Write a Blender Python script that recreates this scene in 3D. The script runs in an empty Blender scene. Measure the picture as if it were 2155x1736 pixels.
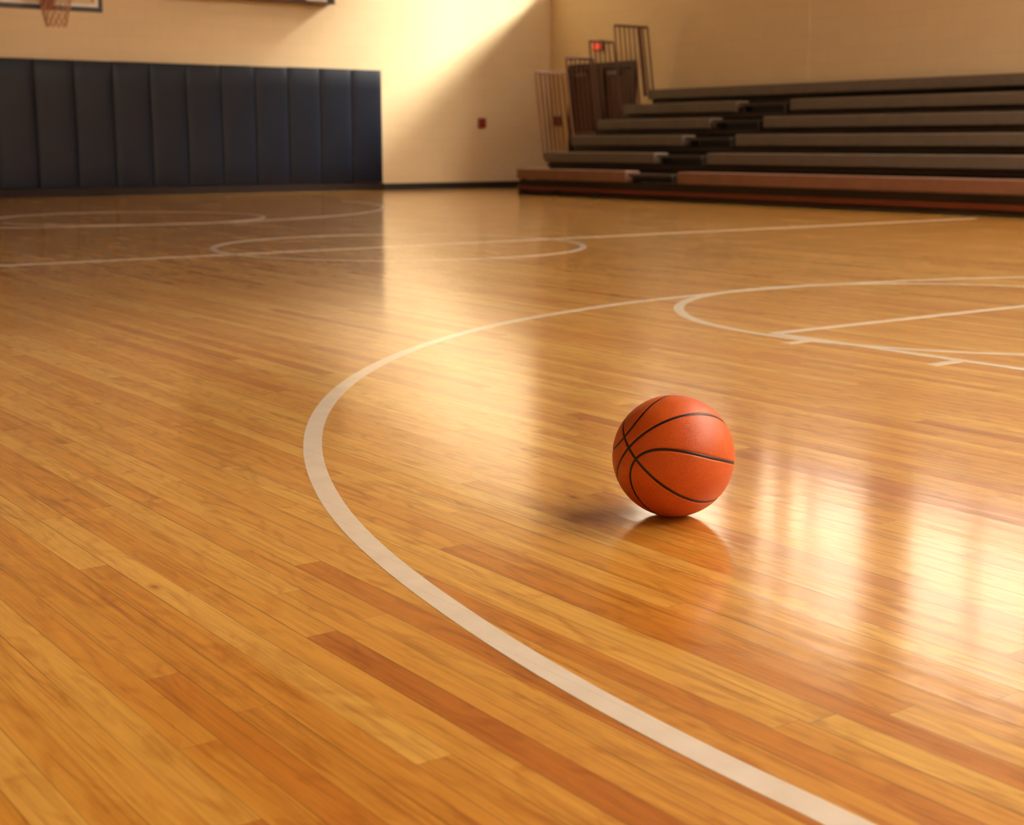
import bpy, bmesh, math, random
from mathutils import Vector, Matrix, kdtree
random.seed(7)
S = bpy.context.scene
COL = S.collection
PI = math.pi

# ------------------------------------------------------------------ camera
CAM_H = 0.72
cam_d = bpy.data.cameras.new('camera')
cam = bpy.data.objects.new('camera', cam_d)
COL.objects.link(cam)
cam.location = (0, 0, CAM_H)
cam.rotation_euler = (math.radians(90 - 10.69), 0, math.radians(-36))
cam_d.lens = 50.0
cam_d.sensor_width = 36.0
cam_d.clip_end = 200
cam_d.dof.use_dof = True
cam_d.dof.focus_distance = 2.72
cam_d.dof.aperture_fstop = 5.6
S.camera = cam

# ------------------------------------------------------------------ view, sky, sun
S.view_settings.view_transform = 'Standard'
S.view_settings.look = 'None'
S.view_settings.gamma = 1
S.view_settings.use_curve_mapping = False
S.view_settings.exposure = 0.35

world = bpy.data.worlds.new('sky'); S.world = world
world.use_nodes = True
bg = world.node_tree.nodes['Background']
bg.inputs['Color'].default_value = (1.0, 0.92, 0.78, 1)
bg.inputs['Strength'].default_value = 1.3

sun_d = bpy.data.lights.new('sun', 'SUN')
sun = bpy.data.objects.new('sun', sun_d); COL.objects.link(sun)
sun_d.energy = 105.0
sun_d.angle = math.radians(38)
sun_d.color = (1.0, 0.92, 0.80)
SUN_DIR = Vector((-1.0, 0.62, -1.12))
sun.rotation_euler = SUN_DIR.to_track_quat('-Z', 'Y').to_euler()
sun.location = (20, 10, 8)

WINDOW_GLOW = 1.0
ADDED_LIGHT_GLOW = 17.0  # strength of the unseen ceiling panels added to brighten ball and floor
GLOW_COL = (1.0, 0.93, 0.82)

# room limits (court runs along Y)
XW, XL = 15.2, -6.0
YE, YN = 19.8, -9.0
ZC = 7.6

# ------------------------------------------------------------------ helpers
def nodes(name):
    m = bpy.data.materials.new(name); m.use_nodes = True
    nt = m.node_tree
    return m, nt, nt.nodes['Principled BSDF']

def N(nt, t, **kw):
    n = nt.nodes.new(t)
    for k, v in kw.items(): setattr(n, k, v)
    return n

def mth(nt, op, a, b=None, c=None, clamp=False):
    n = nt.nodes.new('ShaderNodeMath'); n.operation = op; n.use_clamp = clamp
    for i, v in enumerate((a, b, c)):
        if v is None: continue
        if isinstance(v, (int, float)): n.inputs[i].default_value = v
        else: nt.links.new(v, n.inputs[i])
    return n.outputs[0]

def ramp(nt, fac, stops, interp='LINEAR'):
    n = nt.nodes.new('ShaderNodeValToRGB'); n.color_ramp.interpolation = interp
    e = n.color_ramp.elements
    while len(e) > 1: e.remove(e[0])
    e[0].position = stops[0][0]; e[0].color = (*stops[0][1], 1)
    for p, c in stops[1:]:
        k = e.new(p); k.color = (*c, 1)
    nt.links.new(fac, n.inputs[0])
    return n.outputs[0]

def mixc(nt, fac, a, b, mode='MIX'):
    n = nt.nodes.new('ShaderNodeMix'); n.data_type = 'RGBA'; n.blend_type = mode
    for sock, v in ((n.inputs[0], fac), (n.inputs[6], a), (n.inputs[7], b)):
        if isinstance(v, (int, float)): sock.default_value = v
        elif isinstance(v, tuple): sock.default_value = (*v, 1)
        else: nt.links.new(v, sock)
    return n.outputs[2]

def srgb(r, g, b):
    f = lambda c: (c / 255 / 12.92) if c / 255 <= 0.04045 else ((c / 255 + 0.055) / 1.055) ** 2.4
    return (f(r), f(g), f(b))

def simple(name, col, rough=0.5, var=0.08, scale=6.0, bump=0.0, metal=0.0, spec=0.5, coat=0.0):
    m, nt, p = nodes(name)
    tc = N(nt, 'ShaderNodeTexCoord')
    nz = N(nt, 'ShaderNodeTexNoise'); nz.inputs['Scale'].default_value = scale; nz.inputs['Detail'].default_value = 4
    nt.links.new(tc.outputs['Object'], nz.inputs['Vector'])
    lo = tuple(c * (1 - var) for c in col); hi = tuple(min(1, c * (1 + var)) for c in col)
    nt.links.new(ramp(nt, nz.outputs['Fac'], [(0.3, lo), (0.7, hi)]), p.inputs['Base Color'])
    p.inputs['Roughness'].default_value = rough
    p.inputs['Metallic'].default_value = metal
    p.inputs['Specular IOR Level'].default_value = spec
    p.inputs['Coat Weight'].default_value = coat
    if bump:
        b = N(nt, 'ShaderNodeBump'); b.inputs['Strength'].default_value = bump; b.inputs['Distance'].default_value = 0.01
        nt.links.new(nz.outputs['Fac'], b.inputs['Height']); nt.links.new(b.outputs[0], p.inputs['Normal'])
    return m

def add_box(bm, x0, x1, y0, y1, z0, z1):
    vs = [bm.verts.new((x, y, z)) for z in (z0, z1) for y in (y0, y1) for x in (x0, x1)]
    for f in ((0, 2, 3, 1), (4, 5, 7, 6), (0, 1, 5, 4), (2, 6, 7, 3), (0, 4, 6, 2), (1, 3, 7, 5)):
        bm.faces.new([vs[i] for i in f])

def box_bm(*a):
    bm = bmesh.new(); add_box(bm, *a); return bm

def add_tube(bm, pts, r, n=8, closed=False, cap=True):
    pts = [Vector(p) for p in pts]; rings = []; L = len(pts)
    for i, p in enumerate(pts):
        if closed: t = pts[(i + 1) % L] - pts[i - 1]
        else: t = pts[min(i + 1, L - 1)] - pts[max(i - 1, 0)]
        t.normalize()
        ref = Vector((0, 0, 1)) if abs(t.z) < 0.9 else Vector((0, 1, 0))
        a = t.cross(ref).normalized(); b = t.cross(a)
        rr = r[i] if isinstance(r, (list, tuple)) else r
        rings.append([bm.verts.new(p + (a * math.cos(2 * PI * k / n) + b * math.sin(2 * PI * k / n)) * rr) for k in range(n)])
    for i in range(L if closed else L - 1):
        A = rings[i]; B = rings[(i + 1) % L]
        for k in range(n):
            bm.faces.new((A[k], A[(k + 1) % n], B[(k + 1) % n], B[k]))
    if cap and not closed:
        bm.faces.new(rings[0][::-1]); bm.faces.new(rings[-1])

def obj(name, bm, mat, parent=None, bevel=0.0, seg=2, smooth=False, origin=None):
    """link a bmesh as ONE mesh object; origin moves the object's base there, geometry stays in place"""
    bmesh.ops.recalc_face_normals(bm, faces=bm.faces)
    if origin is not None:
        bmesh.ops.translate(bm, verts=bm.verts, vec=-Vector(origin))
    me = bpy.data.meshes.new(name); bm.to_mesh(me); bm.free()
    if smooth:
        for p in me.polygons: p.use_smooth = True
    o = bpy.data.objects.new(name, me); COL.objects.link(o)
    if mat: me.materials.append(mat)
    if parent is not None:
        o.parent = parent
        if origin is not None: o.location = origin
        # children of an Empty that sits away from the origin are built in the Empty's own coordinates
    elif origin is not None:
        o.location = origin
    if bevel:
        b = o.modifiers.new('bevel', 'BEVEL'); b.width = bevel; b.segments = seg; b.limit_method = 'ANGLE'
    return o

def tag(o, label, cat, group=None):
    o['label'] = label; o['category'] = cat
    if group: o['group'] = group
    return o

def struct(o):
    o['kind'] = 'structure'; return o

def empty(name, loc=(0, 0, 0)):
    o = bpy.data.objects.new(name, None); COL.objects.link(o); o.location = loc
    o.empty_display_size = 0.1
    return o

# ------------------------------------------------------------------ materials
STRIP = 0.052
def strip_nodes(nt):
    """maple strips along Y: returns x, y, strip id, board id socket, seam mask, joint mask"""
    tc = N(nt, 'ShaderNodeTexCoord')
    sp = N(nt, 'ShaderNodeSeparateXYZ'); nt.links.new(tc.outputs['Object'], sp.inputs[0])
    x, y = sp.outputs[0], sp.outputs[1]
    sx = mth(nt, 'DIVIDE', x, STRIP)
    i = mth(nt, 'FLOOR', sx)
    fx = mth(nt, 'FRACT', sx)
    w1 = N(nt, 'ShaderNodeTexWhiteNoise', noise_dimensions='1D'); nt.links.new(i, w1.inputs['W'])
    rc = N(nt, 'ShaderNodeSeparateColor'); nt.links.new(w1.outputs['Color'], rc.inputs[0])
    ln = mth(nt, 'MULTIPLY_ADD', rc.outputs[0], 1.1, 0.9)
    yy = mth(nt, 'DIVIDE', mth(nt, 'MULTIPLY_ADD', rc.outputs[1], 9.0, y), ln)
    j = mth(nt, 'FLOOR', yy); fy = mth(nt, 'FRACT', yy)
    cb = N(nt, 'ShaderNodeCombineXYZ'); nt.links.new(i, cb.inputs[0]); nt.links.new(j, cb.inputs[1])
    w2 = N(nt, 'ShaderNodeTexWhiteNoise', noise_dimensions='2D'); nt.links.new(cb.outputs[0], w2.inputs['Vector'])
    # seam: distance to strip edge in metres
    ed = mth(nt, 'MULTIPLY', mth(nt, 'MINIMUM', fx, mth(nt, 'SUBTRACT', 1.0, fx)), STRIP)
    ey = mth(nt, 'MULTIPLY', mth(nt, 'MINIMUM', fy, mth(nt, 'SUBTRACT', 1.0, fy)), ln)
    # seam width varies from strip to strip and along its length
    nz = N(nt, 'ShaderNodeTexNoise'); nz.inputs['Scale'].default_value = 1.0; nz.inputs['Detail'].default_value = 3
    mp = N(nt, 'ShaderNodeMapping'); mp.inputs['Scale'].default_value = (19.0, 1.6, 1.0)
    nt.links.new(tc.outputs['Object'], mp.inputs[0]); nt.links.new(mp.outputs[0], nz.inputs['Vector'])
    wd = mth(nt, 'MULTIPLY', mth(nt, 'SUBTRACT', nz.outputs['Fac'], 0.30, clamp=True), 0.0036)
    seam = mth(nt, 'SUBTRACT', 1.0, mth(nt, 'DIVIDE', ed, mth(nt, 'ADD', wd, 0.00020)), clamp=True)
    joint = mth(nt, 'SUBTRACT', 1.0, mth(nt, 'DIVIDE', ey, 0.0007), clamp=True)
    return tc, x, y, i, w2, seam, joint, fx

def floor_material():
    m, nt, p = nodes('maple_floor')
    tc, x, y, i, w2, seam, joint, fx = strip_nodes(nt)
    c2 = N(nt, 'ShaderNodeSeparateColor'); nt.links.new(w2.outputs['Color'], c2.inputs[0])
    board = ramp(nt, c2.outputs[0], [
        (0.00, srgb(186, 112, 40)), (0.04, srgb(201, 132, 48)), (0.10, srgb(209, 145, 56)),
        (0.45, srgb(215, 155, 64)), (0.75, srgb(221, 165, 72)), (1.0, srgb(228, 178, 86))])
    # grain, shifted per board
    off = N(nt, 'ShaderNodeVectorMath', operation='SCALE'); nt.links.new(w2.outputs['Color'], off.inputs[0]); off.inputs['Scale'].default_value = 37.0
    ad = N(nt, 'ShaderNodeVectorMath', operation='ADD'); nt.links.new(tc.outputs['Object'], ad.inputs[0]); nt.links.new(off.outputs[0], ad.inputs[1])
    mp = N(nt, 'ShaderNodeMapping'); mp.inputs['Scale'].default_value = (60.0, 1.9, 1.0); nt.links.new(ad.outputs[0], mp.inputs[0])
    g1 = N(nt, 'ShaderNodeTexNoise'); g1.inputs['Scale'].default_value = 1.0; g1.inputs['Detail'].default_value = 6
    g1.inputs['Roughness'].default_value = 0.6; g1.inputs['Distortion'].default_value = 1.4
    nt.links.new(mp.outputs[0], g1.inputs['Vector'])
    mp2 = N(nt, 'ShaderNodeMapping'); mp2.inputs['Scale'].default_value = (260.0, 5.0, 1.0); nt.links.new(ad.outputs[0], mp2.inputs[0])
    g2 = N(nt, 'ShaderNodeTexNoise'); g2.inputs['Scale'].default_value = 1.0; g2.inputs['Detail'].default_value = 3
    nt.links.new(mp2.outputs[0], g2.inputs['Vector'])
    gr = ramp(nt, g1.outputs['Fac'], [(0.28, (0.50, 0.36, 0.26)), (0.45, (0.90, 0.86, 0.80)), (0.62, (1.05, 1.05, 1.04)), (0.8, (1.1, 1.13, 1.16))])
    col = mixc(nt, 0.85, board, gr, 'MULTIPLY')
    fg = ramp(nt, g2.outputs['Fac'], [(0.3, (0.84, 0.8, 0.75)), (0.55, (1, 1, 1)), (1.0, (1.04, 1.04, 1.04))])
    col = mixc(nt, 0.7, col, fg, 'MULTIPLY')
    # broad mottling and a few knots
    mp3 = N(nt, 'ShaderNodeMapping'); mp3.inputs['Scale'].default_value = (20.0, 5.0, 1.0); nt.links.new(ad.outputs[0], mp3.inputs[0])
    g3 = N(nt, 'ShaderNodeTexNoise'); g3.inputs['Scale'].default_value = 1.0; g3.inputs['Detail'].default_value = 5; g3.inputs['Distortion'].default_value = 2.0
    nt.links.new(mp3.outputs[0], g3.inputs['Vector'])
    mo = ramp(nt, g3.outputs['Fac'], [(0.3, (0.72, 0.6, 0.48)), (0.5, (1, 1, 1)), (0.75, (1.06, 1.08, 1.1))])
    col = mixc(nt, 0.85, col, mo, 'MULTIPLY')
    vo = N(nt, 'ShaderNodeTexVoronoi'); vo.inputs['Scale'].default_value = 3.9
    mp4 = N(nt, 'ShaderNodeMapping'); mp4.inputs['Scale'].default_value = (1.6, 0.8, 1.0); nt.links.new(ad.outputs[0], mp4.inputs[0])
    nt.links.new(mp4.outputs[0], vo.inputs['Vector'])
    kn = ramp(nt, vo.outputs['Distance'], [(0.0, (0.16, 0.08, 0.04)), (0.02, (0.35, 0.2, 0.12)), (0.05, (0.82, 0.72, 0.62)), (0.09, (1, 1, 1))])
    col = mixc(nt, 0.8, col, kn, 'MULTIPLY')
    col = mixc(nt, mth(nt, 'MULTIPLY', seam, 0.9), col, (0.035, 0.015, 0.006))
    col = mixc(nt, mth(nt, 'MULTIPLY', joint, 0.75), col, (0.05, 0.02, 0.008))
    nt.links.new(col, p.inputs['Base Color'])
    p.inputs['Roughness'].default_value = 0.36
    p.inputs['Specular IOR Level'].default_value = 0.25
    p.inputs['Coat Weight'].default_value = 1.0
    p.inputs['Coat IOR'].default_value = 1.62
    # varnish: gloss varies a little, boards tilt and cup very slightly
    rn = N(nt, 'ShaderNodeTexNoise'); rn.inputs['Scale'].default_value = 2.0; rn.inputs['Detail'].default_value = 5
    nt.links.new(tc.outputs['Object'], rn.inputs['Vector'])
    nt.links.new(mth(nt, 'MULTIPLY_ADD', rn.outputs['Fac'], 0.08, 0.09), p.inputs['Coat Roughness'])
    tilt = mth(nt, 'MULTIPLY', mth(nt, 'SUBTRACT', c2.outputs[1], 0.5), mth(nt, 'SUBTRACT', fx, 0.5))
    cup = mth(nt, 'POWER', mth(nt, 'ABSOLUTE', mth(nt, 'SUBTRACT', fx, 0.5)), 2.0)
    mp5 = N(nt, 'ShaderNodeMapping'); mp5.inputs['Scale'].default_value = (14.0, 2.2, 1.0); nt.links.new(tc.outputs['Object'], mp5.inputs[0])
    wv = N(nt, 'ShaderNodeTexNoise'); wv.inputs['Scale'].default_value = 1.0; wv.inputs['Detail'].default_value = 3
    nt.links.new(mp5.outputs[0], wv.inputs['Vector'])
    hgt = mth(nt, 'ADD', mth(nt, 'MULTIPLY', tilt, 0.40), mth(nt, 'MULTIPLY', wv.outputs['Fac'], 0.55))
    hgt = mth(nt, 'ADD', hgt, mth(nt, 'MULTIPLY', cup, 0.35))
    hgt = mth(nt, 'SUBTRACT', hgt, mth(nt, 'MULTIPLY', mth(nt, 'MAXIMUM', seam, joint), 0.05))
    b = N(nt, 'ShaderNodeBump'); b.inputs['Strength'].default_value = 0.5; b.inputs['Distance'].default_value = 0.0012
    nt.links.new(hgt, b.inputs['Height'])
    nt.links.new(b.outputs[0], p.inputs['Coat Normal']); nt.links.new(b.outputs[0], p.inputs['Normal'])
    return m

def paint_material():
    m, nt, p = nodes('court_line_paint')
    tc, x, y, i, w2, seam, joint, fx = strip_nodes(nt)
    nz = N(nt, 'ShaderNodeTexNoise'); nz.inputs['Scale'].default_value = 14.0; nz.inputs['Detail'].default_value = 5
    nt.links.new(tc.outputs['Object'], nz.inputs['Vector'])
    col = ramp(nt, nz.outputs['Fac'], [(0.3, srgb(226, 214, 192)), (0.7, srgb(236, 226, 206))])
    col = mixc(nt, mth(nt, 'MULTIPLY', mth(nt, 'MAXIMUM', seam, joint), 0.35), col, (0.25, 0.16, 0.09))
    nt.links.new(col, p.inputs['Base Color'])
    p.inputs['Roughness'].default_value = 0.4
    p.inputs['Coat Weight'].default_value = 1.0
    p.inputs['Coat Roughness'].default_value = 0.12
    p.inputs['Coat IOR'].default_value = 1.62
    return m

def wall_material(name, c0):
    """painted concrete block"""
    m, nt, p = nodes(name)
    tc = N(nt, 'ShaderNodeTexCoord')
    sp = N(nt, 'ShaderNodeSeparateXYZ'); nt.links.new(tc.outputs['Object'], sp.inputs[0])
    cb = N(nt, 'ShaderNodeCombineXYZ')
    nt.links.new(mth(nt, 'ADD', sp.outputs[0], sp.outputs[1]), cb.inputs[0]); nt.links.new(sp.outputs[2], cb.inputs[1])
    br = N(nt, 'ShaderNodeTexBrick'); nt.links.new(cb.outputs[0], br.inputs['Vector'])
    br.inputs['Scale'].default_value = 1.0; br.inputs['Brick Width'].default_value = 0.4; br.inputs['Row Height'].default_value = 0.2
    br.inputs['Mortar Size'].default_value = 0.006
    br.inputs['Color1'].default_value = (*c0, 1); br.inputs['Color2'].default_value = (*[c * 0.97 for c in c0], 1)
    br.inputs['Mortar'].default_value = (*[c * 0.93 for c in c0], 1)
    nt.links.new(br.outputs['Color'], p.inputs['Base Color'])
    p.inputs['Roughness'].default_value = 0.55
    b = N(nt, 'ShaderNodeBump'); b.inputs['Strength'].default_value = 0.12; b.inputs['Distance'].default_value = 0.003; b.invert = True
    nt.links.new(br.outputs['Fac'], b.inputs['Height']); nt.links.new(b.outputs[0], p.inputs['Normal'])
    return m

def emit_material(name, col, strength):
    m, nt, p = nodes(name)
    tc = N(nt, 'ShaderNodeTexCoord')
    nz = N(nt, 'ShaderNodeTexNoise'); nz.inputs['Scale'].default_value = 1.2; nt.links.new(tc.outputs['Object'], nz.inputs['Vector'])
    nt.links.new(ramp(nt, nz.outputs['Fac'], [(0.3, tuple(c * 0.9 for c in col)), (0.7, col)]), p.inputs['Emission Color'])
    p.inputs['Base Color'].default_value = (*col, 1)
    p.inputs['Emission Strength'].default_value = strength
    p.inputs['Roughness'].default_value = 0.5
    return m

def frosted_material(name, col, strength, clear):
    """translucent pane: glows with daylight and lets a share of the sun straight through"""
    m = emit_material(name, col, strength); nt = m.node_tree
    p = nt.nodes['Principled BSDF']; out = nt.nodes['Material Output']
    tr = N(nt, 'ShaderNodeBsdfTransparent'); mx = N(nt, 'ShaderNodeMixShader'); mx.inputs[0].default_value = clear
    nt.links.new(p.outputs[0], mx.inputs[1]); nt.links.new(tr.outputs[0], mx.inputs[2]); nt.links.new(mx.outputs[0], out.inputs[0])
    return m

def glass_material():
    m, nt, p = nodes('clear_glass')
    nt.nodes.remove(p)
    out = nt.nodes['Material Output']
    tr = N(nt, 'ShaderNodeBsdfTransparent'); tr.inputs[0].default_value = (0.93, 0.95, 0.94, 1)
    gl = N(nt, 'ShaderNodeBsdfGlossy'); gl.inputs['Roughness'].default_value = 0.03
    fr = N(nt, 'ShaderNodeFresnel'); fr.inputs[0].default_value = 1.45
    mx = N(nt, 'ShaderNodeMixShader')
    nt.links.new(fr.outputs[0], mx.inputs[0]); nt.links.new(tr.outputs[0], mx.inputs[1]); nt.links.new(gl.outputs[0], mx.inputs[2])
    nt.links.new(mx.outputs[0], out.inputs[0])
    return m

def leather_material():
    m, nt, p = nodes('orange_pebbled_leather')
    tc = N(nt, 'ShaderNodeTexCoord')
    nz = N(nt, 'ShaderNodeTexNoise'); nz.inputs['Scale'].default_value = 22.0; nz.inputs['Detail'].default_value = 4
    nt.links.new(tc.outputs['Object'], nz.inputs['Vector'])
    base = ramp(nt, nz.outputs['Fac'], [(0.3, srgb(206, 90, 28)), (0.7, srgb(216, 100, 33))])
    vo = N(nt, 'ShaderNodeTexVoronoi'); vo.inputs['Scale'].default_value = 520.0
    nt.links.new(tc.outputs['Object'], vo.inputs['Vector'])
    peb = ramp(nt, vo.outputs['Distance'], [(0.25, (1.06, 1.06, 1.06)), (0.75, (0.80, 0.74, 0.70))])
    nt.links.new(mixc(nt, 0.8, base, peb, 'MULTIPLY'), p.inputs['Base Color'])
    p.inputs['Roughness'].default_value = 0.42
    p.inputs['Specular IOR Level'].default_value = 0.45
    b = N(nt, 'ShaderNodeBump'); b.inputs['Strength'].default_value = 0.55; b.inputs['Distance'].default_value = 0.0006; b.invert = True
    nt.links.new(vo.outputs['Distance'], b.inputs['Height']); nt.links.new(b.outputs[0], p.inputs['Normal'])
    return m

M_floor = floor_material()
M_paint = paint_material()
M_wall = wall_material('cream_block_wall', srgb(228, 204, 160))
M_ceil = simple('brown_ceiling', srgb(128, 90, 52), 0.8)
M_base = simple('black_rubber_base', srgb(30, 26, 24), 0.5)
M_frost = frosted_material('frosted_daylight_pane', GLOW_COL, WINDOW_GLOW, 0.27)
M_added_light = emit_material('added_light_pane', GLOW_COL, ADDED_LIGHT_GLOW)  # glow of the added ceiling panels
M_alu = simple('window_frame_metal', srgb(120, 100, 76), 0.4, metal=0.3)
M_glass = glass_material()
M_pad = simple('navy_vinyl', srgb(12, 19, 36), 0.42, var=0.12, scale=3.0, bump=0.2, spec=0.25, coat=0.0)
M_padwood = simple('dark_plinth_wood', srgb(36, 24, 17), 0.6, spec=0.2)
M_seat = simple('grey_brown_bench', srgb(112, 99, 84), 0.5)
M_seat0 = simple('reddish_brown_bench', srgb(128, 90, 70), 0.5)
M_deck = simple('dark_deck', srgb(62, 56, 48), 0.6)
M_dark = simple('dark_steel', srgb(36, 32, 28), 0.5, metal=0.2)
M_skirt = simple('red_brown_wood', srgb(104, 44, 18), 0.45)
M_rail = simple('brown_steel_bar', srgb(84, 48, 28), 0.5)
M_railtop = simple('tan_steel_rail', srgb(128, 86, 56), 0.5)
M_frame = simple('black_door_frame', srgb(22, 20, 17), 0.45)
M_leaf = simple('dark_red_brown_door', srgb(56, 27, 14), 0.45, var=0.15, scale=3)
M_metal = simple('dull_steel', srgb(110, 104, 96), 0.35, metal=0.8)
M_red = simple('red_enamel', srgb(146, 40, 26), 0.4)
M_reddark = simple('dark_red_enamel', srgb(110, 40, 26), 0.4)
M_exit = emit_material('red_lit_sign', (1.0, 0.10, 0.05), 0.5)
M_white = simple('white_enamel', srgb(225, 218, 205), 0.4)
M_black = simple('black_rubber', srgb(20, 16, 14), 0.5)
M_navyframe = simple('dark_navy_frame', srgb(30, 28, 40), 0.4)
M_net = simple('net_cord', srgb(196, 150, 116), 0.8)
M_leather = leather_material()
M_seam = simple('black_seam_rubber', srgb(28, 18, 16), 0.42)

# ------------------------------------------------------------------ room shell
bm = bmesh.new()
vs = [bm.verts.new(v) for v in ((XL, YN, 0), (XW, YN, 0), (XW, YE, 0), (XL, YE, 0))]
bm.faces.new(vs)
ex = bmesh.ops.extrude_face_region(bm, geom=bm.faces[:])
bmesh.ops.translate(bm, verts=[v for v in ex['geom'] if isinstance(v, bmesh.types.BMVert)], vec=(0, 0, -0.1))
floor = struct(obj('floor', bm, M_floor))

T = 0.3
ADDED_LIGHTS = [(5.5, 10.5, -8.0, -3.0), (7.5, 12.0, -1.0, 3.5)]  # ceiling openings for glowing panels, added out of view to light ball and floor
bm = bmesh.new()
ys = sorted({YN - T, YE + T, *[k[2] for k in ADDED_LIGHTS], *[k[3] for k in ADDED_LIGHTS]})
for a, b in zip(ys, ys[1:]):
    hit = [k for k in ADDED_LIGHTS if k[2] <= (a + b) / 2 <= k[3]]
    if hit: add_box(bm, XL - T, hit[0][0], a, b, ZC, ZC + 0.2); add_box(bm, hit[0][1], XW + T, a, b, ZC, ZC + 0.2)
    else: add_box(bm, XL - T, XW + T, a, b, ZC, ZC + 0.2)
struct(obj('ceiling', bm, M_ceil))
for n, (xa, xb, ya, yb) in enumerate(ADDED_LIGHTS):
    bm = bmesh.new()
    for t in range(4):
        c = xa + (xb - xa) * t / 3; add_box(bm, c - 0.04, c + 0.04, ya, yb, ZC - 0.03, ZC + 0.12)
    sk = struct(obj('window_%d' % (n + 20), bm, M_alu))  # unseen ceiling panel frame, added only to carry the light
    obj('pane', box_bm(xa, xb, ya, yb, ZC + 0.12, ZC + 0.14), M_added_light, sk)
struct(obj('wall_end', box_bm(XL - T, XW + T, YE, YE + T, -0.1, ZC), M_wall))
struct(obj('wall_left', box_bm(XL - T, XL, YN, YE, -0.1, ZC), M_wall))
struct(obj('wall_near', box_bm(XL - T, XW + T, YN - T, YN, -0.1, ZC), M_wall))

# right wall with window openings and the door opening
SILL, HEAD = 4.0, 6.5
WINS = [(-7.0, -4.9), (-4.2, -2.1), (-1.4, 0.7), (1.4, 3.5), (4.2, 6.3), (7.0, 9.1), (9.8, 11.9), (12.6, 14.7), (15.4, 17.5)]  # row continues unseen towards the camera, those windows added for lighting
CW = (18.15, 19.65, 3.25, 6.3)         # clear window next to the corner
DOOR = (17.56, 19.26, 2.02)
def wall_with_holes(y0, y1, z0, z1, holes):
    bm = bmesh.new()
    ys = sorted({y0, y1, *[h[0] for h in holes], *[h[1] for h in holes]})
    zs = sorted({z0, z1, *[h[2] for h in holes], *[h[3] for h in holes]})
    for a, b in zip(ys, ys[1:]):
        run = None
        for c, d in zip(zs, zs[1:]):
            inside = any(h[0] <= (a + b) / 2 <= h[1] and h[2] <= (c + d) / 2 <= h[3] for h in holes)
            if inside:
                if run: add_box(bm, XW, XW + T, a, b, run[0], run[1]); run = None
            else:
                run = (run[0], d) if run else (c, d)
        if run: add_box(bm, XW, XW + T, a, b, run[0], run[1])
    return bm
holes = [(a, b, SILL, HEAD) for a, b in WINS] + [CW, (DOOR[0], DOOR[1], 0.0, DOOR[2])]
struct(obj('wall_right', wall_with_holes(YN, YE, -0.1, ZC, holes), M_wall))

def window(n, a, b, z0, z1, pane_mat, mull=1):
    bm = bmesh.new()
    w = 0.05; x0, x1 = XW + 0.05, XW + 0.14
    add_box(bm, x0, x1, a, b, z0, z0 + w); add_box(bm, x0, x1, a, b, z1 - w, z1)
    add_box(bm, x0, x1, a, a + w, z0 + w, z1 - w); add_box(bm, x0, x1, b - w, b, z0 + w, z1 - w)
    for k in range(mull):
        c = a + (b - a) * (k + 1) / (mull + 1)
        add_box(bm, x0, x1, c - 0.05, c + 0.05, z0 + w, z1 - w)
    f = struct(obj('window_%d' % n, bm, M_alu))
    p = obj('pane', box_bm(XW + 0.09, XW + 0.1, a + w, b - w, z0 + w, z1 - w), pane_mat, f)
for n, (a, b) in enumerate(WINS): window(n + 1, a, b, SILL, HEAD, M_frost)
window(len(WINS) + 1, CW[0], CW[1], CW[2], CW[3], M_glass, 0)

# shallow pilaster joint on the side wall and black rubber base
struct(obj('trim_1', box_bm(XW - 0.006, XW, 13.95, 14.3, 1.0, ZC), M_wall))
struct(obj('baseboard_end', box_bm(11.84, XW, YE - 0.02, YE, 0, 0.10), M_base))
struct(obj('baseboard_right', box_bm(XW - 0.02, XW, DOOR[1] + 0.06, YE - 0.02, 0, 0.10), M_base))

# door pair in the side wall
d = struct(empty('door_1', (XW, (DOOR[0] + DOOR[1]) / 2, 0)))
def local(bm, o): bmesh.ops.translate(bm, verts=bm.verts, vec=-Vector(o)); return bm
DO = (XW, (DOOR[0] + DOOR[1]) / 2, 0)
bm = bmesh.new(); y0, y1, zt = DOOR
add_box(bm, XW - 0.04, XW + 0.2, y0, y0 + 0.07, 0, zt); add_box(bm, XW - 0.04, XW + 0.2, y1 - 0.07, y1, 0, zt)
add_box(bm, XW - 0.04, XW + 0.2, y0 + 0.07, y1 - 0.07, zt - 0.09, zt)
add_box(bm, XW - 0.02, XW + 0.2, (y0 + y1) / 2 - 0.05, (y0 + y1) / 2 + 0.05, 0, zt - 0.09)
obj('door_frame', local(bm, DO), M_frame, d)
for a, b in ((y0 + 0.07, (y0 + y1) / 2 - 0.05), ((y0 + y1) / 2 + 0.05, y1 - 0.07)):
    lf = obj('door_leaf', local(box_bm(XW + 0.05, XW + 0.1, a, b, 0.0, zt - 0.09), DO), M_leaf, d)
    obj('door_closer', local(box_bm(XW - 0.02, XW + 0.05, b - 0.34, b - 0.06, zt - 0.2, zt - 0.14), DO), M_metal, lf, bevel=0.01)
    bm = bmesh.new(); add_box(bm, XW - 0.01, XW + 0.02, a + 0.08, b - 0.08, 0.86, 0.92)
    add_box(bm, XW + 0.02, XW + 0.05, a + 0.08, a + 0.12, 0.86, 0.92); add_box(bm, XW + 0.02, XW + 0.05, b - 0.12, b - 0.08, 0.86, 0.92)
    obj('push_bar', local(bm, DO), M_metal, lf)

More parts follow.
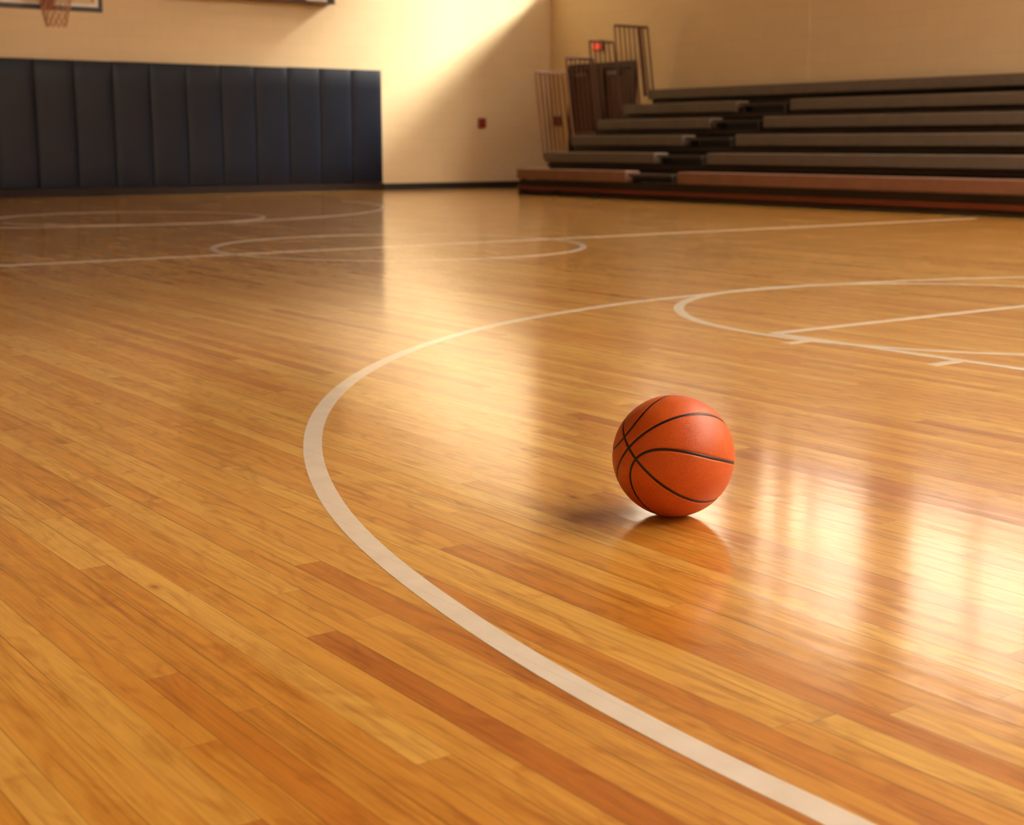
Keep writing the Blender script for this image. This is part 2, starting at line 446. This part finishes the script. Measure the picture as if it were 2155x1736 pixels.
# ------------------------------------------------------------------ court lines (painted on the floor: parts of it)
LT = 0.0006
def ribbon(pts, w, closed=False):
    """flat painted band of width w along pts, LT thick"""
    bm = bmesh.new(); L = len(pts); A, B, C_, D = [], [], [], []
    for i, p in enumerate(pts):
        if closed: t = Vector(pts[(i + 1) % L]) - Vector(pts[i - 1])
        else: t = Vector(pts[min(i + 1, L - 1)]) - Vector(pts[max(i - 1, 0)])
        t.normalize(); n = Vector((-t.y, t.x)) * w / 2
        for lst, s, z in ((A, 1, LT), (B, -1, LT), (C_, 1, 0), (D, -1, 0)):
            lst.append(bm.verts.new((p[0] + s * n.x, p[1] + s * n.y, z)))
    for i in range(L if closed else L - 1):
        k = (i + 1) % L
        bm.faces.new((A[i], A[k], B[k], B[i])); bm.faces.new((C_[i], C_[k], A[k], A[i])); bm.faces.new((B[i], B[k], D[k], D[i]))
    return bm
def circle(cx, cy, r, n=180): return [(cx + r * math.cos(2 * PI * k / n), cy + r * math.sin(2 * PI * k / n)) for k in range(n)]
def arc(cx, cy, r, a0, a1, n=120):
    return [(cx + r * math.cos(math.radians(a0 + (a1 - a0) * k / n)), cy + r * math.sin(math.radians(a0 + (a1 - a0) * k / n))) for k in range(n + 1)]
LW = 0.045
CXC = 5.33
N_LINE = 0
def line_part(name, bm):
    """each coat of paint lies a hair above the one painted before it"""
    global N_LINE
    for v in bm.verts:
        if v.co.z > 0: v.co.z += N_LINE * 0.00006
    N_LINE += 1
    return obj(name, bm, M_paint, floor)
TP = [(25, 3.98), (63, 3.982), (80, 3.945), (97, 3.922), (105, 3.94), (118, 3.96), (140, 3.972), (160, 3.966), (172, 3.956), (182, 3.958)]
def tp_r(a):
    for (a0, r0), (a1, r1) in zip(TP, TP[1:]):
        if a <= a1: f = (a - a0) / (a1 - a0); f = f * f * (3 - 2 * f); return r0 + (r1 - r0) * f
    return TP[-1][1]
tp = [(5.085 + tp_r(a) * math.cos(math.radians(a)), 1.131 + tp_r(a) * math.sin(math.radians(a))) for a in range(25, 183)]
tp += [(tp[-1][0], tp[-1][1] - 0.2 * k) for k in range(1, 10)]
line_part('three_point_line', ribbon(tp, LW))
line_part('free_throw_circle', ribbon(circle(5.27, 3.80, 1.295), LW, True))
line_part('free_throw_line', ribbon([(4.03, 3.83), (6.52, 3.83)], LW))
line_part('lane_line', ribbon([(4.03, 3.83), (4.03, -0.6)], LW))
line_part('lane_line', ribbon([(6.52, 3.83), (6.52, -0.6)], LW))
for yb in (3.60, 2.955, 2.31, 1.66):
    line_part('lane_mark', ribbon([(3.86, yb), (4.02, yb)], 0.042))
line_part('center_circle', ribbon(circle(5.39, 8.79, 1.32), LW, True))
line_part('midcourt_line', ribbon([(-1.6, 8.75), (12.0, 8.75)], LW))
line_part('free_throw_circle', ribbon(circle(5.3, 13.72, 1.3), LW, True))
line_part('three_point_line', ribbon(arc(5.3, 16.2, 3.77, -180, 0), LW))

# ------------------------------------------------------------------ wall pads
PW = 0.546
PX1 = 11.80
ORD = ['rightmost', 'second from the right', 'third from the right', 'fourth from the right', 'fifth from the right', 'sixth from the right',
       'seventh from the right', 'eighth from the right', 'ninth from the right', 'tenth from the right', 'eleventh from the right', 'cut by the left photo edge', 'outermost left']
PADZ = [1.854, 1.856, 1.856, 1.85, 1.852, 1.85, 1.85, 1.852, 1.85, 1.85, 1.85, 1.85, 1.85]
for k in range(12):
    x1 = PX1 - k * PW; x0 = x1 - PW + 0.012
    bm = bmesh.new()
    add_box(bm, x0, x1, 19.73, 19.79, 0.12, PADZ[k])
    bmesh.ops.subdivide_edges(bm, edges=bm.edges[:], cuts=5, use_grid_fill=True)
    cx_, hz = (x0 + x1) / 2, (PADZ[k] + 0.12) / 2
    for v in bm.verts:                       # stuffed front: bulges towards the room
        if v.co.y < 19.75:
            u = abs(v.co.x - cx_) / ((x1 - x0) / 2); w = abs(v.co.z - hz) / ((PADZ[k] - 0.12) / 2)
            v.co.y -= 0.009 * (1 - u ** 6) * (1 - w ** 12)
    o = obj('wall_pad', bm, M_pad, None, smooth=False, origin=((x0 + x1) / 2, 19.79, 0.12), bevel=0.006)
    for pl in o.data.polygons: pl.use_smooth = True
    tag(o, 'tall dark navy vinyl wall pad, %s of the pad row' % ORD[k], 'wall pad', 'wall pads below the scoreboard')
o = obj('plinth_board', box_bm(PX1 - 12 * PW, PX1, 19.7, 19.795, 0, 0.115), M_padwood, origin=(8.5, 19.75, 0))
tag(o, 'long dark brown plinth board on the floor under the row of navy wall pads', 'plinth')

# ------------------------------------------------------------------ end wall fittings
def wall_box(name, x, y, z, sx, sy, sz, mat, label, cat, knob=None):
    e = tag(empty(name, (x, y, z)), label, cat)
    obj('case', box_bm(-sx / 2, sx / 2, -sy / 2, sy / 2, -sz / 2, sz / 2), mat, e, bevel=0.008)
    return e
e = wall_box('fire_alarm_pull', 13.75, YE - 0.03, 1.06, 0.13, 0.06, 0.16, M_red, 'small red alarm box on the cream end wall left of the bleachers', 'alarm box')
obj('pull_handle', box_bm(-0.035, 0.035, -0.045, -0.03, -0.03, 0.0), M_reddark, e, bevel=0.004)
e = wall_box('fire_alarm_pull', XW - 0.035, 19.56, 1.10, 0.07, 0.16, 0.17, M_reddark, 'dark red box on the side wall seen through the lowest guard rail bars', 'alarm box')
obj('pull_handle', box_bm(-0.05, -0.035, -0.04, 0.04, -0.03, 0.0), M_black, e, bevel=0.004)
e = tag(empty('exit_sign', (XW - 0.05, 18.49, 2.30)), 'small glowing red exit sign mounted above the dark double doors', 'exit sign')
obj('housing', box_bm(0.0, 0.05, -0.12, 0.12, -0.08, 0.08), M_dark, e, bevel=0.006)
obj('lit_face', box_bm(-0.012, 0.0, -0.105, 0.105, -0.07, 0.07), M_exit, e)

# scoreboard (only its lower edge reaches into the frame)
e = tag(empty('scoreboard', (9.65, YE - 0.004, 2.79)), 'dark wall scoreboard above the navy pads, only its lower edge in view', 'scoreboard')
obj('housing', box_bm(-1.27, 1.27, -0.22, 0.0, 0.0, 1.25), M_dark, e, bevel=0.012)
obj('trim_strip', box_bm(-1.27, 1.27, -0.235, -0.22, 0.0, 0.022), M_skirt, e)
obj('lower_panel', box_bm(0.78, 1.12, -0.24, -0.22, 0.03, 0.2), M_white, e)['label'] = 'pale panel at the lower right corner'
obj('face_panel', box_bm(-1.2, 1.2, -0.232, -0.22, 0.25, 1.2), M_frame, e)

# backboard with rim and net
BY = 16.8; BX = 5.61; BZ = 2.235
e = tag(empty('basketball_hoop', (BX, BY, BZ)), 'basketball backboard with dark frame, red rim and net at the far end', 'basketball hoop')
HW, HH, FW = 0.66, 0.95, 0.055
obj('glass_board', box_bm(-HW + 0.02, HW - 0.02, 0.005, 0.02, 0.02, HH - 0.02), M_glass, e)
bm = bmesh.new()
add_box(bm, -HW, HW, -0.01, 0.035, 0, FW); add_box(bm, -HW, HW, -0.01, 0.035, HH - FW, HH)
add_box(bm, -HW, -HW + FW, -0.01, 0.035, FW, HH - FW); add_box(bm, HW - FW, HW, -0.01, 0.035, FW, HH - FW)
obj('board_frame', bm, M_navyframe, e, bevel=0.012)
bm = bmesh.new(); add_box(bm, -HW + FW, HW - FW, -0.004, 0.004, FW, FW + 0.03); add_box(bm, -HW + FW, HW - FW, -0.004, 0.004, HH - FW - 0.03, HH - FW)
add_box(bm, HW - FW - 0.03, HW - FW, -0.004, 0.004, FW + 0.03, HH - FW - 0.03); add_box(bm, -HW + FW, -HW + FW + 0.03, -0.004, 0.004, FW + 0.03, HH - FW - 0.03)
obj('border_stripe', bm, M_white, e)
for sx in (-1, 1):
    bm = bmesh.new(); add_tube(bm, [(sx * (HW - 0.12), -0.02, 0.13), (sx * (HW - 0.12), 0.0, 0.13)], 0.016, 10)
    obj('bolt', bm, simple('brass_bolt', srgb(150, 112, 40), 0.4, metal=0.6), e)
bm = bmesh.new(); RZ = 0.15; RR = 0.19; RC = -0.30
add_box(bm, -0.07, 0.07, -0.03, -0.008, -0.01, 0.16)
add_box(bm, -0.055, 0.055, -0.14, -0.03, RZ - 0.02, RZ)
add_tube(bm, [(-0.05, -0.03, 0.01), (-0.06, -0.16, RZ - 0.01)], 0.012); add_tube(bm, [(0.05, -0.03, 0.01), (0.06, -0.16, RZ - 0.01)], 0.012)
mt = obj('rim_mount', bm, M_red, e)
bm = bmesh.new(); add_tube(bm, [(RR * math.cos(2 * PI * k / 40), RC + RR * math.sin(2 * PI * k / 40), RZ) for k in range(40)], 0.012, 8, closed=True)
obj('rim', bm, M_red, e, smooth=True)
bm = bmesh.new()
NL = 6; NC = 12
def netp(k, l):
    f = l / NL; r = RR * (1 - 0.42 * f + 0.0 * f * f); a = 2 * PI * (k + 0.5 * (l % 2)) / NC
    return (r * math.cos(a), RC + r * math.sin(a), RZ - 0.36 * f)
for l in range(NL):
    for k in range(NC):
        add_tube(bm, [netp(k, l), netp(k, l + 1)], 0.0055, 5)
        add_tube(bm, [netp(k, l), netp(k - 1 if l % 2 == 0 else k + 1, l + 1)], 0.0055, 5)
obj('net', bm, M_net, e)
bm = bmesh.new()
for sx in (-0.35, 0.35):
    add_tube(bm, [(sx, 0.03, 0.75), (sx, YE - BY, 0.95)], 0.035, 10); add_tube(bm, [(sx, 0.03, 0.85), (sx, YE - BY, 1.9)], 0.025, 10)
obj('support_arm', bm, M_dark, e)

# ------------------------------------------------------------------ bleachers
BX0, RUN, Z0, RISE = 12.38, 0.50, 0.372, 0.234
BYE, BYN = 16.93, -2.0
AI = (13.5, 14.5)
bl = tag(empty('bleachers', (BX0, BYE, 0)), 'six-row grey brown bleachers with an aisle gap along the side wall', 'bleachers')
def lb(bm): return local(bm, (BX0, BYE, 0))
def bench(k, y0, y1, m):
    x = BX0 + RUN * k; z = Z0 + RISE * k
    bm = bmesh.new(); add_box(bm, x, x + 0.26, y0, y1, z - 0.15, z)
    o = obj('bench_seat', lb(bm), m, bl, bevel=0.018, seg=3)
    return o
for k in range(6):
    x = BX0 + RUN * k; z = Z0 + RISE * k
    m = M_seat0 if k == 0 else M_seat
    if k == 5: bench(k, BYN, BYE, m)
    else:
        bench(k, AI[1], BYE, m); bench(k, BYN, AI[0], m)
    # foot deck behind the seat, riser above it
    if k < 5:
        obj('foot_deck', lb(box_bm(x + 0.06, x + RUN + 0.1, BYN, BYE, z - 0.21, z - 0.165)), M_deck, bl)
        obj('riser', lb(box_bm(x + RUN + 0.1, x + RUN + 0.12, BYN, BYE, z - 0.165, z + 0.084)), M_dark, bl)
        # half step in the aisle
        bm = bmesh.new(); add_box(bm, x - 0.02, x + 0.22, AI[0] + 0.08, AI[1] - 0.08, z - 0.07, z - 0.035)
        add_box(bm, x + 0.03, x + 0.2, AI[0] + 0.1, AI[0] + 0.13, z - 0.165, z - 0.07); add_box(bm, x + 0.03, x + 0.2, AI[1] - 0.13, AI[1] - 0.1, z - 0.165, z - 0.07)
        obj('aisle_step', lb(bm), M_deck, bl)
bm = bmesh.new(); add_box(bm, BX0 + 0.05, BX0 + 0.08, BYN, BYE, 0.055, 0.215)
obj('front_skirt', lb(bm), M_dark, bl)
obj('kick_rail', lb(box_bm(BX0 + 0.015, BX0 + 0.05, BYN, BYE, 0.065, 0.125)), M_skirt, bl, bevel=0.006)
obj('floor_runner', lb(box_bm(BX0 + 0.03, BX0 + 0.5, BYN, BYE, 0.0, 0.05)), M_dark, bl)
for yy in (BYE - 0.14, BYE - 0.95, BYE - 1.8):
    bm = bmesh.new(); add_tube(bm, [(BX0 - 0.03, yy, 0.04), (BX0 + 0.03, yy, 0.04)], 0.04, 16)
    obj('caster_wheel', lb(bm), M_black, bl)
# closed end panel under the rows and frame legs at the far end
for k in range(6):
    x = BX0 + RUN * k; z = Z0 + RISE * k
    obj('end_post', lb(box_bm(x + 0.08, x + 0.13, BYE - 0.08, BYE - 0.03, 0.0, z - 0.15)), M_dark, bl)
# stepped guard rails on the far end: rails of upright bars, tops leaning towards the court
def rail(xa, xb, zt, zb_fn, n, posts):
    lean = 0.16
    g = bmesh.new()
    yb = BYE + 0.02
    add_tube(g, [(xa - lean * 1.0, yb, zt), (xb - lean, yb, zt)], 0.02, 8)
    for px_, rr in posts:
        zb = zb_fn(px_); add_tube(g, [(px_, yb, zb), (px_ - lean, yb, zt)], rr, 8)
    fr = obj('guard_rail', lb(g), M_railtop if zt < 1.8 else M_rail, bl)
    for i in range(n):
        px_ = xa + (xb - xa) * (i + 1) / (n + 1)
        b_ = bmesh.new(); zb = zb_fn(px_); add_tube(b_, [(px_, yb, zb), (px_ - lean, yb, zt)], 0.0145, 6)
        obj('bar', lb(b_), M_rail, fr)
def seat_top(x):
    k = max(0, min(5, int((x - BX0 + 0.06) / RUN))); return Z0 + RISE * k - 0.10
rail(12.90, 13.46, 1.74, seat_top, 6, ((12.90, 0.018), (13.46, 0.018)))
rail(13.46, 13.97, 1.96, seat_top, 5, ((13.46, 0.014), (13.97, 0.014)))
rail(13.90, 14.36, 2.22, seat_top, 4, ((13.90, 0.016), (14.36, 0.014)))
rail(14.38, 15.03, 2.47, seat_top, 6, ((14.38, 0.014), (14.86, 0.032), (15.03, 0.016)))

# ------------------------------------------------------------------ basketball
R_B = 0.1195
BALL = Vector((1.857, 2.018, R_B))
P_, PHM = 2.3, math.radians(76)
def sph(x, y, z): return Vector((x, y, z))
def great1(t): return Vector((math.cos(t), math.sin(t), 0))
def great2(t): return Vector((math.cos(t), 0, math.sin(t)))
def loop_pts(s, n=360):
    pts = []
    half = []
    for k in range(n + 1):
        u = math.sin(PI * (k / n - 0.5))                      # -1..1, dense at the ends
        phi = u * PHM; lat = math.radians(45.0) * max(0.0, 1 - abs(u) ** (P_ if u > 0 else 1.8)) ** 0.5
        half.append((phi, lat))
    allp = half + [(p, -l) for p, l in half[-2:0:-1]]
    for phi, lat in allp:
        pts.append(Vector((math.cos(lat) * math.sin(phi), s * math.cos(lat) * math.cos(phi), math.sin(lat))).normalized())
    return pts
def resample(pts, n):
    L = [0.0]
    for i in range(len(pts)): L.append(L[-1] + (pts[(i + 1) % len(pts)] - pts[i]).length)
    out = []; j = 0
    for k in range(n):
        d = L[-1] * k / n
        while L[j + 1] < d: j += 1
        f = (d - L[j]) / max(1e-9, L[j + 1] - L[j])
        out.append((pts[j % len(pts)].lerp(pts[(j + 1) % len(pts)], f)).normalized())
    return out
curves = [[great1(2 * PI * k / 720) for k in range(720)], [great2(2 * PI * k / 720) for k in range(720)],
          resample(loop_pts(1), 600), resample(loop_pts(-1), 600)]
kd = kdtree.KDTree(sum(len(c) for c in curves)); q = 0
for c in curves:
    for p in c: kd.insert(p, q); q += 1
kd.balance()
bm = bmesh.new()
NB = 150
cache = {}
def cv(face, i, j):
    a = math.tan((i / NB - 0.5) * PI / 2); b = math.tan((j / NB - 0.5) * PI / 2)
    p = {0: (1, a, b), 1: (-1, a, b), 2: (a, 1, b), 3: (a, -1, b), 4: (a, b, 1), 5: (a, b, -1)}[face]
    v = Vector(p).normalized(); key = (round(v.x, 5), round(v.y, 5), round(v.z, 5))
    if key not in cache:
        dd = kd.find(v)[2] * R_B
        t = max(0.0, min(1.0, (dd - 0.0021) / 0.0034)); dep = 0.0014 * (1 - t * t * (3 - 2 * t))
        cache[key] = bm.verts.new(v * (R_B - dep))
    return cache[key]
for f in range(6):
    for i in range(NB):
        for j in range(NB):
            bm.faces.new((cv(f, i, j), cv(f, i + 1, j), cv(f, i + 1, j + 1), cv(f, i, j + 1)))
ball = obj('basketball', bm, M_leather, smooth=True)
tag(ball, 'orange pebbled basketball with black seams resting on the maple floor', 'basketball')
for c in curves:
    bm = bmesh.new(); rows = []
    L = len(c)
    for i, p in enumerate(c):
        t = (c[(i + 1) % L] - c[i - 1]).normalized(); n = p.cross(t).normalized()
        row = []
        for w, dz in ((-0.0031, -0.0018), (-0.0024, -0.0009), (0, -0.0006), (0.0024, -0.0009), (0.0031, -0.0018)):
            row.append(bm.verts.new((p + n * (w / R_B)).normalized() * (R_B + dz)))
        rows.append(row)
    for i in range(L):
        A, B = rows[i], rows[(i + 1) % L]
        for k in range(4): bm.faces.new((A[k], A[k + 1], B[k + 1], B[k]))
    obj('seam', bm, M_seam, ball, smooth=True)
# orientation measured in the photograph: seam frame expressed in (right, up, towards viewer)
vdir = (BALL - Vector((0, 0, CAM_H))).normalized()
w_ = -vdir; u_ = vdir.cross(Vector((0, 0, 1))).normalized(); v_ = u_.cross(vdir)
def to_world(a): return u_ * a[0] + v_ * a[1] + w_ * a[2]
ax = to_world((-0.7179, 0.1104, 0.6874)).normalized()
az = to_world((0.5557, 0.6778, 0.4814)); az = (az - ax * az.dot(ax)).normalized(); ay = az.cross(ax)
ball.matrix_world = Matrix.Translation(BALL) @ Matrix((ax, ay, az)).transposed().to_4x4()
# air valve, seen low on the left
vd = Matrix((ax, ay, az)) @ to_world((-0.696, -0.637, 0.33)).normalized()
bm = bmesh.new(); n1 = vd.orthogonal().normalized(); 
add_tube(bm, [vd * (R_B - 0.001), vd * (R_B + 0.0003)], 0.0018, 12)
obj('valve', bm, M_black, ball)
